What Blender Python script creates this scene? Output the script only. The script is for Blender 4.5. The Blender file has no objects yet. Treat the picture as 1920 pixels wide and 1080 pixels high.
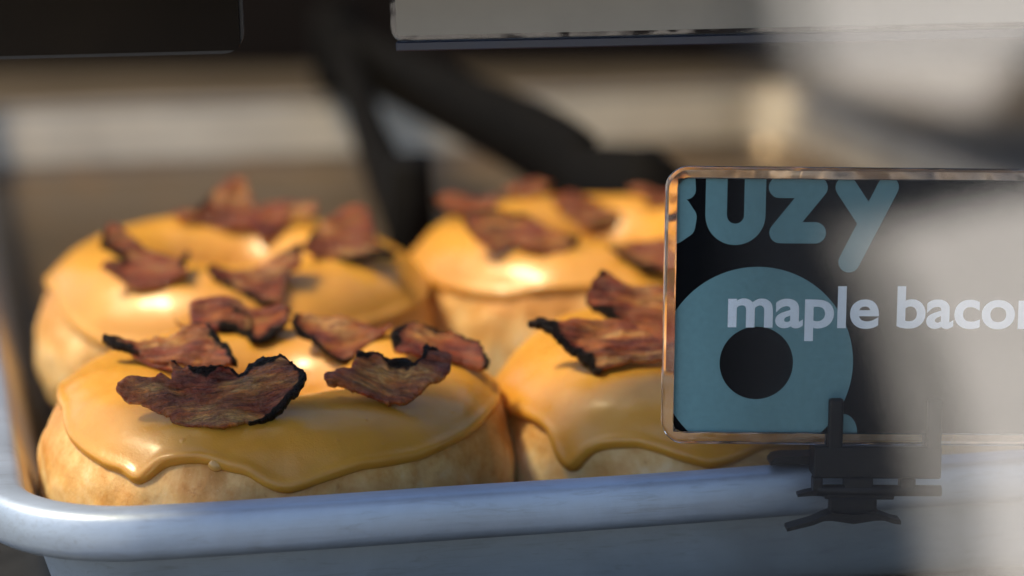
import bpy, bmesh, math, random
import numpy as np
from math import sin, cos, pi, radians, sqrt, atan2
from mathutils import Vector, Matrix, noise
from mathutils.geometry import delaunay_2d_cdt
from mathutils.bvhtree import BVHTree

scene = bpy.context.scene
C = scene.collection

# ------------------------------------------------------------------ camera
# world: metres, x along the front rim of the pan, y into the case, z = 0 on the pan floor
cam_d = bpy.data.cameras.new('camera')
cam_d.sensor_width = 36.0
cam_d.lens = 90.0
cam_d.clip_start = 0.01
cam_d.clip_end = 500.0
cam_d.dof.use_dof = True
cam_d.dof.focus_distance = 0.468
cam_d.dof.aperture_fstop = 7.6
cam_d.dof.aperture_blades = 9
cam = bpy.data.objects.new('camera', cam_d)
cam.location = (-0.009885, -0.432296, 0.158)
cam.rotation_euler = (radians(90 - 11.9), 0, radians(-13.0))
C.objects.link(cam)
scene.camera = cam

# ------------------------------------------------------------------ light
SUN_DIR = Vector((-0.52, 0.01, 0.85)).normalized()       # towards the sun
world = bpy.data.worlds.new('World')
scene.world = world
world.use_nodes = True
wn = world.node_tree
sky = wn.nodes.new('ShaderNodeTexSky')
sky.sky_type = 'NISHITA'
sky.sun_disc = False
sky.dust_density = 1.3
sky.sun_elevation = math.asin(SUN_DIR.z)
sky.sun_rotation = atan2(SUN_DIR.x, SUN_DIR.y)
wn.links.new(sky.outputs[0], wn.nodes['Background'].inputs[0])
wn.nodes['Background'].inputs[1].default_value = 0.108

sun_d = bpy.data.lights.new('sun', 'SUN')
sun_d.energy = 2.4
sun_d.angle = radians(9.0)
sun_d.color = (1.0, 0.82, 0.50)
sun = bpy.data.objects.new('sun', sun_d)
sun.rotation_euler = SUN_DIR.to_track_quat('Z', 'Y').to_euler()
sun.location = (-2, 1, 2.5)
C.objects.link(sun)

scene.view_settings.view_transform = 'Standard'
scene.view_settings.look = 'None'
scene.view_settings.gamma = 1.0
scene.view_settings.exposure = 1.05
scene.render.engine = 'CYCLES'
scene.cycles.use_denoising = True
scene.cycles.max_bounces = 10
scene.cycles.transparent_max_bounces = 12
scene.cycles.sample_clamp_indirect = 6.0
scene.cycles.caustics_reflective = False
scene.cycles.caustics_refractive = False

# ------------------------------------------------------------------ measured data (metres, radians; bacon outlines in mm)
BUBBLE = Vector((0.0389, 0.0193, 0.0299))
DONUTS = {"FL": {"c": [0.0554, 0.0601], "R": 0.02805, "ao": 0.01887, "ai": 0.01683, "h": 0.0372, "seed": 1.0, "tilt": 0.055, "edge": 0.62}, "FR": {"c": [0.1483, 0.059], "R": 0.02805, "ao": 0.01887, "ai": 0.01683, "h": 0.0382, "seed": 2.3, "tilt": 0.05, "edge": 0.4}, "BL": {"c": [0.0602, 0.1681], "R": 0.02846, "ao": 0.01935, "ai": 0.01708, "h": 0.041, "seed": 4.1, "tilt": 0.035, "edge": 0.52}, "BR": {"c": [0.1516, 0.1777], "R": 0.02846, "ao": 0.01935, "ai": 0.01708, "h": 0.0412, "seed": 5.2, "tilt": 0.03, "edge": 0.45}}
GLAZE_EDGE = {"FL": [[3.29, 0.768],[3.421, 0.681],[3.56, 0.593],[3.718, 0.524],[3.84, 0.471],[3.936, 0.454],[3.988, 0.384],[4.032, 0.384],[4.067, 0.471],[4.093, 0.576],[4.154, 0.628],[4.241, 0.663],[4.302, 0.646],[4.355, 0.593],[4.407, 0.559],[4.451, 0.541],[4.52, 0.436],[4.581, 0.367],[4.634, 0.349],[4.695, 0.384],[4.8, 0.454],[4.939, 0.524],[5.088, 0.524],[5.227, 0.524],[5.428, 0.576],[5.611, 0.611],[5.812, 0.646],[5.952, 0.646]], "FR": [[3.081, 0.384],[3.281, 0.401],[3.43, 0.436],[3.534, 0.419],[3.595, 0.367],[3.639, 0.244],[3.683, 0.122],[3.744, 0.087],[3.779, 0.14],[3.814, 0.262],[3.857, 0.332],[3.927, 0.384],[4.032, 0.419],[4.128, 0.384],[4.241, 0.314],[4.355, 0.262],[4.442, 0.314],[4.529, 0.401],[4.573, 0.454],[4.739, 0.506],[4.983, 0.541]], "BL": [[3.386, 0.663],[3.622, 0.471],[3.779, 0.349],[3.927, 0.262],[5.637, 0.436],[6.004, 0.489]], "BR": [[3.115, 0.576],[3.351, 0.524],[3.534, 0.471],[3.779, 0.454],[4.006, 0.471],[4.154, 0.576],[4.433, 0.663],[4.59, 0.646]]}
BACON = {"P1": {"don": "FL", "o": [0.03934, 0.02486, 0.03674], "n": [-0.1534, -0.6645, 0.7314], "uv": [[-18.6, 6.25, 0], [-18.13, 7.67, 0], [-16.17, 9.08, 0], [-14.46, 8.85, 0], [-12.14, 8.37, 0], [-11.1, 9.08, 0], [-10.45, 9.68, 0], [-9.29, 8.85, 0], [-8.46, 8.37, 0], [-8.23, 10.51, 0], [-9.03, 11.94, 0], [-8.45, 12.18, 1], [-6.39, 11.22, 0], [-4.36, 10.75, 1], [-1.87, 10.63, 1], [0.07, 11.46, 1], [2.05, 11.7, 1], [3.8, 10.75, 1], [4.58, 10.98, 0], [5.58, 12.65, 1], [6.74, 13.25, 1], [8.44, 13.25, 1], [9.96, 12.89, 1], [10.95, 13.01, 1], [11.21, 13.73, 1], [12.25, 12.89, 1], [13.81, 11.7, 1], [15.27, 10.27, 1], [16.44, 8.73, 1], [17.0, 7.31, 1], [16.28, 5.78, 1], [14.6, 3.79, 1], [12.5, 2.27, 1], [10.4, 1.11, 1], [8.49, -0.05, 1], [6.95, -0.52, 1], [5.74, -0.05, 0], [4.34, -1.21, 0], [1.92, -1.67, 0], [-0.54, -1.56, 0], [-2.55, -0.86, 0], [-5.52, -0.52, 0], [-7.26, 0.41, 0], [-8.62, 1.46, 0], [-10.15, 2.04, 0], [-11.69, 2.85, 0], [-13.24, 3.67, 0], [-15.25, 4.14, 0], [-16.79, 4.84, 0]], "fold": ""}, "P2": {"don": "FL", "o": [0.07213, 0.02991, 0.03782], "n": [-0.1446, -0.6263, 0.766], "uv": [[-11.57, 3.69, 0], [-11.2, 4.45, 0], [-9.57, 4.45, 0], [-8.39, 5.2, 0], [-6.87, 5.32, 0], [-6.19, 5.95, 0], [-6.12, 6.96, 0], [-5.67, 8.47, 0], [-5.21, 9.74, 1], [-4.51, 9.99, 1], [-2.76, 9.74, 1], [-0.91, 9.23, 1], [0.85, 8.22, 1], [2.47, 8.47, 1], [4.22, 7.97, 1], [5.56, 7.08, 1], [6.75, 8.22, 1], [7.23, 9.74, 1], [7.01, 10.63, 1], [7.61, 11.27, 1], [8.33, 10.76, 1], [9.76, 10.63, 1], [10.59, 9.99, 0], [11.81, 10.37, 0], [12.64, 9.49, 0], [12.66, 7.84, 0], [12.18, 5.95, 0], [11.4, 4.45, 0], [10.1, 3.2, 0], [8.69, 2.7, 0], [7.4, 1.58, 0], [5.92, 0.33, 0], [4.44, -0.9, 0], [2.43, -1.15, 0], [0.93, -1.27, 0], [-0.59, -0.9, 0], [-2.11, -0.53, 0], [-3.65, 0.09, 0], [-4.98, 0.71, 0], [-6.71, 1.2, 0], [-7.75, 1.95, 0], [-9.26, 1.82, 0], [-10.78, 1.95, 0]], "fold": ""}, "P3": {"don": "FL", "o": [0.08683, 0.05342, 0.0396], "n": [-0.1192, -0.5163, 0.848], "uv": [[-9.14, 2.99, 1], [-8.98, 4.49, 1], [-7.97, 6.3, 1], [-6.4, 7.52, 1], [-4.28, 8.12, 1], [-2.13, 7.97, 1], [-0.19, 7.52, 1], [0.27, 6.0, 1], [2.19, 6.0, 1], [4.34, 5.4, 1], [6.49, 4.19, 1], [8.64, 1.79, 1], [9.94, -0.74, 1], [10.59, -2.96, 1], [10.28, -4.58, 1], [9.22, -3.7, 0], [7.1, -2.22, 0], [4.97, -1.04, 0], [2.85, -0.89, 0], [0.19, -0.3, 0], [-2.99, -0.44, 0], [-6.16, -0.59, 0], [-8.31, 0.3, 0]], "fold": ""}, "P4": {"don": "FL", "o": [0.07017, 0.06683, 0.03633], "n": [-0.1385, -0.5999, 0.788], "uv": [[-10.76, 9.4, 1], [-10.4, 10.82, 1], [-9.03, 11.95, 0], [-7.4, 12.23, 0], [-5.18, 11.52, 0], [-0.8, 11.67, 0], [3.62, 10.82, 0], [7.5, 9.4, 0], [9.45, 9.97, 0], [9.71, 8.56, 0], [8.66, 7.15, 0], [6.52, 5.89, 0], [4.96, 4.07, 0], [3.41, 1.99, 0], [2.08, -0.08, 1], [0.26, -0.36, 1], [-2.49, 0.75, 1], [-4.16, 1.71, 1], [-5.65, 3.38, 1], [-6.73, 5.47, 1], [-8.74, 6.45, 1], [-10.46, 7.99, 1]], "fold": ""}, "P5": {"don": "FL", "o": [0.03244, 0.0587, 0.03939], "n": [-0.1125, -0.4872, 0.866], "uv": [[-11.57, 5.75, 1], [-11.3, 6.99, 1], [-9.75, 6.37, 1], [-7.92, 6.99, 0], [-4.81, 7.61, 0], [-2.73, 7.92, 0], [-1.54, 8.69, 0], [0.44, 7.92, 0], [2.47, 8.85, 0], [4.68, 10.09, 0], [7.06, 10.72, 1], [8.93, 10.09, 1], [10.82, 7.76, 1], [12.29, 5.45, 1], [13.68, 3.91, 1], [14.95, 1.17, 1], [15.49, -0.35, 1], [13.84, -0.65, 0], [10.75, -1.1, 0], [6.54, -0.8, 0], [3.39, -0.65, 0], [0.23, -0.35, 0], [-1.96, 0.56, 0], [-3.97, 1.77, 0], [-6.41, 2.99, 1], [-8.3, 2.99, 1], [-10.23, 4.22, 1]], "fold": ""}, "P5a": {"don": "FL", "o": [0.03249, 0.05789, 0.03933], "n": [-0.3846, -0.7233, 0.5736], "uv": [[-7.79, 4.02, 1], [-7.02, 4.64, 1], [-4.65, 3.65, 0], [-2.11, 2.34, 0], [0.94, 1.19, 0], [4.27, 0.28, 0], [2.98, -0.48, 0], [-0.43, -0.25, 0], [-3.44, 0.68, 0], [-5.96, 1.87, 0], [-7.59, 3.12, 1]], "fold": "P5"}, "P5b": {"don": "FL", "o": [0.04335, 0.06935, 0.03561], "n": [-0.0453, -0.8648, 0.5], "uv": [[-2.78, -0.14, 1], [-2.05, 1.62, 1], [-0.92, 2.92, 1], [-0.06, 2.89, 1], [0.76, 2.18, 0], [2.86, 1.41, 0], [3.66, 0.26, 0], [1.89, -0.79, 0], [-0.24, -0.69, 1]], "fold": "P5"}, "P6": {"don": "FL", "o": [0.05096, 0.08194, 0.03989], "n": [-0.1385, -0.5999, 0.788], "uv": [[-13.81, 5.38, 0], [-12.87, 2.09, 0], [-11.17, 1.52, 0], [-9.87, 1.81, 0], [-10.97, 7.25, 0], [-9.49, 8.12, 0], [-6.0, 8.99, 0], [-3.68, 9.28, 0], [-0.44, 8.99, 0], [1.0, 7.54, 0], [3.35, 7.25, 0], [6.78, 7.4, 0], [8.92, 6.82, 0], [10.46, 5.09, 1], [10.02, 2.95, 1], [8.39, 0.67, 1], [6.43, -1.45, 1], [4.63, -2.58, 1], [2.86, -2.3, 1], [1.05, 0.1, 1], [-1.34, 1.24, 1], [-4.29, 0.96, 0], [-6.6, 0.96, 0], [-8.94, 1.24, 0], [-11.3, 0.53, 0], [-13.15, 2.81, 0]], "fold": ""}, "P6a": {"don": "FL", "o": [0.05276, 0.08327, 0.0401], "n": [-0.4717, -0.7263, 0.5], "uv": [[-4.04, 3.81, 1], [-3.74, 4.66, 1], [-2.27, 4.65, 1], [-0.36, 3.75, 1], [0.89, 1.98, 1], [0.98, -0.1, 1], [-0.16, -0.43, 1], [-0.5, 1.64, 1], [-1.59, 2.72, 1], [-3.02, 3.08, 1]], "fold": "P6"}, "B1": {"don": "BL", "o": [0.03843, 0.13325, 0.03983], "n": [-0.1446, -0.6263, 0.766], "uv": [[-13.09, 10.15, 1], [-12.07, 15.77, 1], [-9.36, 16.72, 0], [-6.45, 14.2, 0], [-3.43, 11.7, 0], [0.21, 10.15, 0], [2.99, 8.75, 0], [4.68, 7.2, 0], [6.67, 9.53, 1], [7.46, 8.75, 1], [6.29, 5.2, 1], [7.64, 1.68, 0], [4.48, 0.76, 0], [0.66, -0.76, 0], [-3.91, -0.46, 0], [-8.83, 2.29, 0], [-12.04, 3.21, 0], [-11.04, 5.2, 0], [-8.01, 6.28, 1], [-8.55, 8.13, 1], [-10.7, 9.22, 1]], "fold": ""}, "B2": {"don": "BL", "o": [0.06138, 0.18732, 0.04213], "n": [-0.1843, -0.7982, 0.5736], "uv": [[-14.14, 3.35, 0], [-11.58, 4.8, 0], [-8.16, 4.8, 1], [-5.76, 7.12, 1], [-2.9, 10.91, 1], [-0.49, 13.26, 0], [3.73, 13.7, 0], [5.24, 9.02, 0], [6.71, 5.23, 0], [5.6, 0.03, 0], [2.2, -0.4, 0], [-2.95, 0.46, 0], [-5.89, 1.47, 0], [-11.43, 1.9, 0]], "fold": ""}, "B3": {"don": "BL", "o": [0.07157, 0.18118, 0.04069], "n": [-0.2763, -0.6509, 0.7071], "uv": [[-5.6, 7.64, 0], [-2.97, 9.66, 0], [2.99, 10.53, 0], [9.19, 10.76, 0], [10.61, 7.12, 0], [7.93, 5.43, 0], [4.57, 6.9, 0], [2.01, 3.77, 0], [0.59, -0.42, 0], [-1.75, -1.62, 0], [-4.72, -0.15, 0], [-6.39, 2.33, 0]], "fold": ""}, "B4": {"don": "BL", "o": [0.08489, 0.14341, 0.04206], "n": [-0.1505, -0.652, 0.7431], "uv": [[-11.91, 1.78, 1], [-10.44, 4.73, 1], [-6.7, 10.37, 0], [-2.47, 14.01, 0], [1.12, 15.44, 0], [3.68, 14.01, 0], [4.53, 10.85, 0], [5.56, 5.83, 0], [8.0, 3.33, 1], [10.28, 1.32, 1], [10.08, -0.23, 1], [6.11, 0.24, 1], [2.17, -0.54, 1], [-1.03, -0.69, 1], [-4.68, 0.85, 0], [-8.61, 0.08, 0]], "fold": ""}, "B5": {"don": "BL", "o": [0.06329, 0.12391, 0.03666], "n": [-0.1385, -0.5999, 0.788], "uv": [[-14.52, 7.82, 1], [-13.71, 9.88, 1], [-8.58, 8.77, 0], [-3.66, 10.83, 0], [1.22, 14.01, 1], [5.82, 16.09, 1], [6.29, 14.01, 0], [6.15, 9.88, 0], [2.81, 7.35, 0], [2.53, 3.74, 0], [2.38, 0.17, 0], [-2.95, -0.3, 1], [-6.89, 1.72, 1], [-11.01, 4.21, 1]], "fold": ""}, "C1": {"don": "BR", "o": [0.12027, 0.18407, 0.04351], "n": [-0.1446, -0.6263, 0.766], "uv": [[-8.38, 4.2, 1], [-4.52, 5.42, 0], [0.7, 6.47, 0], [7.68, 5.42, 0], [9.16, 3.15, 0], [5.96, 0.02, 0], [-0.96, -0.32, 1], [-4.43, 0.02, 1]], "fold": ""}, "C2": {"don": "BR", "o": [0.12891, 0.14588, 0.04127], "n": [-0.1446, -0.6263, 0.766], "uv": [[-16.38, 8.93, 1], [-9.39, 11.91, 1], [-2.11, 11.58, 1], [1.58, 8.93, 0], [5.74, 5.15, 0], [10.66, 3.35, 1], [10.0, 1.88, 1], [7.32, -0.39, 0], [2.39, -1.2, 0], [-2.52, 0.9, 0], [-5.42, 3.84, 0], [-10.1, 0.42, 0], [-14.04, 3.84, 0], [-16.35, 6.29, 1]], "fold": ""}, "C3": {"don": "BR", "o": [0.15328, 0.19246, 0.03771], "n": [-0.1591, -0.689, 0.7071], "uv": [[-8.4, 7.92, 0], [-3.0, 10.11, 0], [2.48, 7.92, 0], [9.53, 3.24, 1], [7.7, 1.07, 1], [0.41, -0.75, 0], [-4.88, 2.74, 0]], "fold": ""}, "C4": {"don": "BR", "o": [0.14243, 0.20359, 0.04462], "n": [-0.1723, -0.7464, 0.6428], "uv": [[-7.86, 0.82, 0], [-4.26, 2.9, 0], [1.56, 4.19, 0], [4.73, 2.58, 0], [2.92, 0.82, 0], [-2.47, -0.46, 0]], "fold": ""}, "C5": {"don": "BR", "o": [0.15311, 0.1344, 0.03789], "n": [-0.1446, -0.6263, 0.766], "uv": [[-8.3, 5.62, 1], [-6.36, 7.4, 0], [-2.28, 9.03, 0], [4.28, 8.7, 0], [10.24, 6.27, 0], [10.0, 0.63, 0], [4.94, -0.81, 0], [-1.3, -0.17, 1], [-4.1, 2.72, 1]], "fold": ""}, "C6": {"don": "BR", "o": [0.16963, 0.1879, 0.04283], "n": [-0.1591, -0.689, 0.7071], "uv": [[-5.66, 5.94, 0], [-0.29, 6.78, 0], [9.77, 4.43, 0], [8.21, -0.73, 0], [1.43, 0.26, 0], [-2.58, 3.26, 0]], "fold": ""}, "D1": {"don": "FR", "o": [0.11857, 0.03932, 0.03891], "n": [-0.1225, -0.5307, 0.8387], "uv": [[-16.2, 10.37, 1], [-14.71, 11.26, 1], [-13.22, 11.56, 1], [-12.16, 10.82, 1], [-10.46, 10.67, 0], [-7.36, 11.85, 0], [-5.22, 12.75, 0], [-1.68, 13.34, 0], [4.37, 12.45, 0], [9.6, 7.42, 0], [15.68, 4.21, 0], [16.55, 0.45, 0], [8.93, 1.17, 0], [6.52, 1.17, 0], [4.43, 1.46, 0], [1.89, 0.59, 0], [-0.75, 0.01, 0], [-2.03, -0.85, 1], [-4.08, 0.88, 1], [-6.24, 2.9, 1], [-8.95, 4.65, 1], [-10.93, 6.98, 1], [-12.6, 8.89, 1]], "fold": ""}, "D2": {"don": "FR", "o": [0.1313, 0.06261, 0.03953], "n": [-0.1591, -0.689, 0.7071], "uv": [[-10.95, 8.29, 1], [-9.92, 10.14, 1], [-8.53, 13.06, 1], [-7.39, 14.52, 0], [-5.39, 14.26, 0], [-3.53, 12.53, 0], [-1.33, 11.73, 0], [4.11, 11.46, 0], [11.54, 10.8, 0], [16.24, 3.96, 0], [13.17, -3.56, 0], [3.43, -3.43, 1], [0.5, -2.4, 1], [-3.82, 0.32, 1], [-5.42, 2.4, 1], [-7.15, 4.22, 1], [-9.11, 5.27, 1], [-10.75, 6.71, 1]], "fold": ""}}
PAVE_NEAR = [(2.06, -5.58), (2.23, -5.65), (2.53, -5.87), (2.83, -6.05), (3.56, -6.0), (1.6, -2.66), (1.3, -3.19), (1.47, -3.63)]
PAVE_FAR = [(3.19, -9.03), (2.95, -8.14), (3.1, -7.83), (3.16, -7.41), (3.49, -8.01), (6.01, -12.24), (4.41, -12.61)]
GREY_STRIP = [(2.02, -5.59), (2.17, -5.66), (1.91, -4.69), (1.78, -4.26), (1.55, -3.61), (1.27, -2.93), (1.2, -2.95), (1.45, -3.63), (1.8, -4.71)]
GREY_STRIP_FAR = [(4.14, -12.67), (4.49, -12.59), (3.24, -9.02), (2.94, -8.0), (2.83, -8.1), (3.25, -9.76)]
TONG_ARMS = [([(0.1448, 0.535, 0.047), (0.1551, 0.449, 0.044), (0.1702, 0.319, 0.041), (0.1735, 0.268, 0.036)], [0.018, 0.02, 0.023, 0.027], [(0.1735, 0.268, 0.034), (0.178, 0.25, 0.031), (0.184, 0.237, 0.028), (0.196, 0.233, 0.022)], [0.026, 0.036, 0.044, 0.04]), ([(0.1448, 0.535, 0.047), (0.137, 0.449, 0.041), (0.1296, 0.369, 0.033), (0.1225, 0.275, 0.026)], [0.018, 0.017, 0.017, 0.02], [(0.1225, 0.275, 0.026), (0.1195, 0.255, 0.027), (0.118, 0.242, 0.0265), (0.1165, 0.236, 0.025)], [0.02, 0.042, 0.046, 0.044])]
PANE_X0 = 0.0500

# ------------------------------------------------------------------ helpers
def thing(name, label, cat, loc=(0, 0, 0), group=None):
    o = bpy.data.objects.new(name, None)
    o.location = loc
    o.empty_display_size = 0.01
    C.objects.link(o)
    tag(o, label, cat, group)
    return o

def tag(o, label, cat, group=None):
    o['label'] = label
    o['category'] = cat
    if group:
        o['group'] = group
    return o

def struct(o, kind='structure'):
    o['kind'] = kind
    return o

def mesh_obj(name, verts, faces, mat=None, parent=None, smooth=True, loc=None):
    """links verts/faces given in world space as one mesh object; a parent keeps it where it is"""
    me = bpy.data.meshes.new(name)
    off = Vector(loc) if loc is not None else (Vector(parent_world(parent)) if parent else Vector((0, 0, 0)))
    me.from_pydata([tuple(Vector(v) - off) for v in verts], [], [tuple(f) for f in faces])
    if smooth:
        me.polygons.foreach_set('use_smooth', [True] * len(me.polygons))
    if mat:
        me.materials.append(mat)
    me.update()
    o = bpy.data.objects.new(name, me)
    C.objects.link(o)
    if parent:
        o.parent = parent
        o.location = off - Vector(parent_world(parent))
    else:
        o.location = off
    return o

def parent_world(o):
    p = Vector((0, 0, 0))
    while o:
        p = p + o.location
        o = o.parent
    return p

def bm_obj(name, bm, mat, parent=None, smooth=False):
    bmesh.ops.recalc_face_normals(bm, faces=bm.faces)
    verts = [v.co.copy() for v in bm.verts]
    bm.verts.index_update()
    faces = [[v.index for v in f.verts] for f in bm.faces]
    bm.free()
    return mesh_obj(name, verts, faces, mat, parent, smooth)

def fix_normals(o):
    bm = bmesh.new(); bm.from_mesh(o.data)
    bmesh.ops.recalc_face_normals(bm, faces=bm.faces)
    bm.to_mesh(o.data); bm.free()

def add_box(bm, o, ax, ay, az, x0, x1, y0, y1, z0, z1, bev=0.0, seg=2):
    """box in the frame o + ax,ay,az"""
    t = bmesh.new()
    vs = [t.verts.new(o + ax * x + ay * y + az * z) for x in (x0, x1) for y in (y0, y1) for z in (z0, z1)]
    for f in ((0, 1, 3, 2), (4, 6, 7, 5), (0, 4, 5, 1), (2, 3, 7, 6), (0, 2, 6, 4), (1, 5, 7, 3)):
        t.faces.new([vs[i] for i in f])
    bmesh.ops.recalc_face_normals(t, faces=t.faces)
    if bev:
        bmesh.ops.bevel(t, geom=list(t.edges), offset=bev, segments=seg, affect='EDGES', profile=0.5)
    me = bpy.data.meshes.new('tmp'); t.to_mesh(me); t.free()
    bm.from_mesh(me); bpy.data.meshes.remove(me)

def add_tube(bm, pts, rad, n=12, flat=None):
    """tube along pts; rad a number or list; flat=(axis vector, factor) squashes the section along an axis"""
    rings = []
    for i, p in enumerate(pts):
        p = Vector(p)
        a = Vector(pts[max(i - 1, 0)]); b = Vector(pts[min(i + 1, len(pts) - 1)])
        t = (b - a).normalized()
        up = Vector((0, 0, 1)) if abs(t.z) < .9 else Vector((0, 1, 0))
        s = t.cross(up).normalized(); u = s.cross(t)
        r = rad[i] if isinstance(rad, (list, tuple)) else rad
        ring = []
        for k in range(n):
            d = s * cos(2 * pi * k / n) * r + u * sin(2 * pi * k / n) * r
            if flat:
                d = d - flat[0] * d.dot(flat[0]) * (1 - flat[1])
            ring.append(bm.verts.new(p + d))
        rings.append(ring)
    for a, b in zip(rings[:-1], rings[1:]):
        for k in range(n):
            bm.faces.new((a[k], a[(k + 1) % n], b[(k + 1) % n], b[k]))
    bm.faces.new(rings[0][::-1]); bm.faces.new(rings[-1])

# ------------------------------------------------------------------ materials
def mat_new(name):
    m = bpy.data.materials.new(name)
    m.use_nodes = True
    nt = m.node_tree
    nt.nodes.clear()
    out = nt.nodes.new('ShaderNodeOutputMaterial')
    p = nt.nodes.new('ShaderNodeBsdfPrincipled')
    nt.links.new(p.outputs[0], out.inputs['Surface'])
    return m, nt, p

def nd(nt, typ, props=None, **ins):
    n = nt.nodes.new(typ)
    for k, v in (props or {}).items():
        setattr(n, k, v)
    for k, v in ins.items():
        k = k.replace('_', ' ')
        if hasattr(v, 'links') or hasattr(v, 'is_linked'):
            nt.links.new(v, n.inputs[k])
        else:
            n.inputs[k].default_value = v
    return n

def mapping(nt, src, scale=(1, 1, 1), loc=(0, 0, 0), rot=(0, 0, 0)):
    m = nt.nodes.new('ShaderNodeMapping')
    m.inputs['Scale'].default_value = scale
    m.inputs['Location'].default_value = loc
    m.inputs['Rotation'].default_value = rot
    nt.links.new(src, m.inputs['Vector'])
    return m.outputs[0]

def tex_noise(nt, vec, scale, detail=4.0, rough=.55, dist=0.0):
    n = nt.nodes.new('ShaderNodeTexNoise')
    nt.links.new(vec, n.inputs['Vector'])
    n.inputs['Scale'].default_value = scale
    n.inputs['Detail'].default_value = detail
    n.inputs['Roughness'].default_value = rough
    n.inputs['Distortion'].default_value = dist
    return n.outputs['Fac']

def ramp(nt, fac, stops):
    r = nt.nodes.new('ShaderNodeValToRGB')
    e = r.color_ramp.elements
    while len(e) < len(stops):
        e.new(0.5)
    for el, (pos, col) in zip(e, stops):
        el.position = pos
        el.color = (*col, 1) if len(col) == 3 else col
    nt.links.new(fac, r.inputs['Fac'])
    return r.outputs['Color']

def mixc(nt, fac, a, b, mode='MIX'):
    m = nt.nodes.new('ShaderNodeMix')
    m.data_type = 'RGBA'; m.blend_type = mode
    for sock, v in ((m.inputs[0], fac), (m.inputs[6], a), (m.inputs[7], b)):
        if hasattr(v, 'is_linked'):
            nt.links.new(v, sock)
        elif isinstance(v, (int, float)):
            sock.default_value = v
        else:
            sock.default_value = (*v, 1)
    return m.outputs[2]

def math_n(nt, op, a, b=None, clamp=False):
    m = nt.nodes.new('ShaderNodeMath'); m.operation = op; m.use_clamp = clamp
    for i, v in enumerate((a, b)):
        if v is None:
            continue
        if hasattr(v, 'is_linked'):
            nt.links.new(v, m.inputs[i])
        else:
            m.inputs[i].default_value = v
    return m.outputs[0]

def bump(nt, height, strength, dist, normal=None):
    b = nt.nodes.new('ShaderNodeBump')
    b.inputs['Strength'].default_value = strength
    b.inputs['Distance'].default_value = dist
    nt.links.new(height, b.inputs['Height'])
    if normal is not None:
        nt.links.new(normal, b.inputs['Normal'])
    return b.outputs[0]

def objco(nt):
    return nt.nodes.new('ShaderNodeTexCoord').outputs['Object']

def simple(name, col, rough=.5, metal=0.0, spec=.5, noise_amt=0.0, noise_scale=50, bumpy=0.0, coat=0.0):
    m, nt, p = mat_new(name)
    p.inputs['Roughness'].default_value = rough
    p.inputs['Metallic'].default_value = metal
    p.inputs['Specular IOR Level'].default_value = spec
    p.inputs['Coat Weight'].default_value = coat
    p.inputs['Coat Roughness'].default_value = .12
    co = objco(nt)
    f = tex_noise(nt, co, noise_scale, 6)
    lo = tuple(c * (1 - noise_amt) for c in col); hi = tuple(min(1, c * (1 + noise_amt)) for c in col)
    nt.links.new(ramp(nt, f, [(.3, lo), (.7, hi)]), p.inputs['Base Color'])
    r = nt.nodes.new('ShaderNodeMapRange')
    r.inputs['To Min'].default_value = max(0, rough - .08); r.inputs['To Max'].default_value = min(1, rough + .1)
    nt.links.new(f, r.inputs['Value']); nt.links.new(r.outputs[0], p.inputs['Roughness'])
    if bumpy:
        nt.links.new(bump(nt, tex_noise(nt, co, noise_scale * 6, 4), bumpy, .0006), p.inputs['Normal'])
    return m

def make_glaze():
    m, nt, p = mat_new('maple_glaze')
    co = objco(nt)
    big = tex_noise(nt, co, 55, 3)
    col = ramp(nt, big, [(.3, (.55, .250, .026)), (.7, (.635, .308, .042))])
    nt.links.new(col, p.inputs['Base Color'])
    p.inputs['Subsurface Weight'].default_value = .45
    p.inputs['Subsurface Radius'].default_value = (1.0, .45, .12)
    p.inputs['Subsurface Scale'].default_value = .0045
    p.inputs['Specular IOR Level'].default_value = .42
    grain = tex_noise(nt, co, 2600, 3, .6)
    mid = tex_noise(nt, co, 420, 3, .5)
    low = tex_noise(nt, co, 90, 3, .5)
    rr = nt.nodes.new('ShaderNodeMapRange')
    rr.inputs['From Min'].default_value = .3; rr.inputs['From Max'].default_value = .7
    rr.inputs['To Min'].default_value = .30; rr.inputs['To Max'].default_value = .44
    nt.links.new(mid, rr.inputs['Value']); nt.links.new(rr.outputs[0], p.inputs['Roughness'])
    b = bump(nt, low, .35, .0012)
    b = bump(nt, mid, .16, .0004, b)
    b = bump(nt, grain, .4, .00014, b)
    vo = nt.nodes.new('ShaderNodeTexVoronoi'); vo.inputs['Scale'].default_value = 230      # small air bubbles under the skin
    nt.links.new(co, vo.inputs['Vector'])
    keep = math_n(nt, 'GREATER_THAN', tex_noise(nt, co, 120, 2), .56)
    dome = math_n(nt, 'MULTIPLY', math_n(nt, 'SUBTRACT', 1.0, math_n(nt, 'MULTIPLY', vo.outputs['Distance'], 7.0), True), keep)
    b = bump(nt, dome, .5, .0003, b)
    nt.links.new(b, p.inputs['Normal'])
    p.inputs['Coat Weight'].default_value = .28
    p.inputs['Coat Roughness'].default_value = .2
    return m

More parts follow.
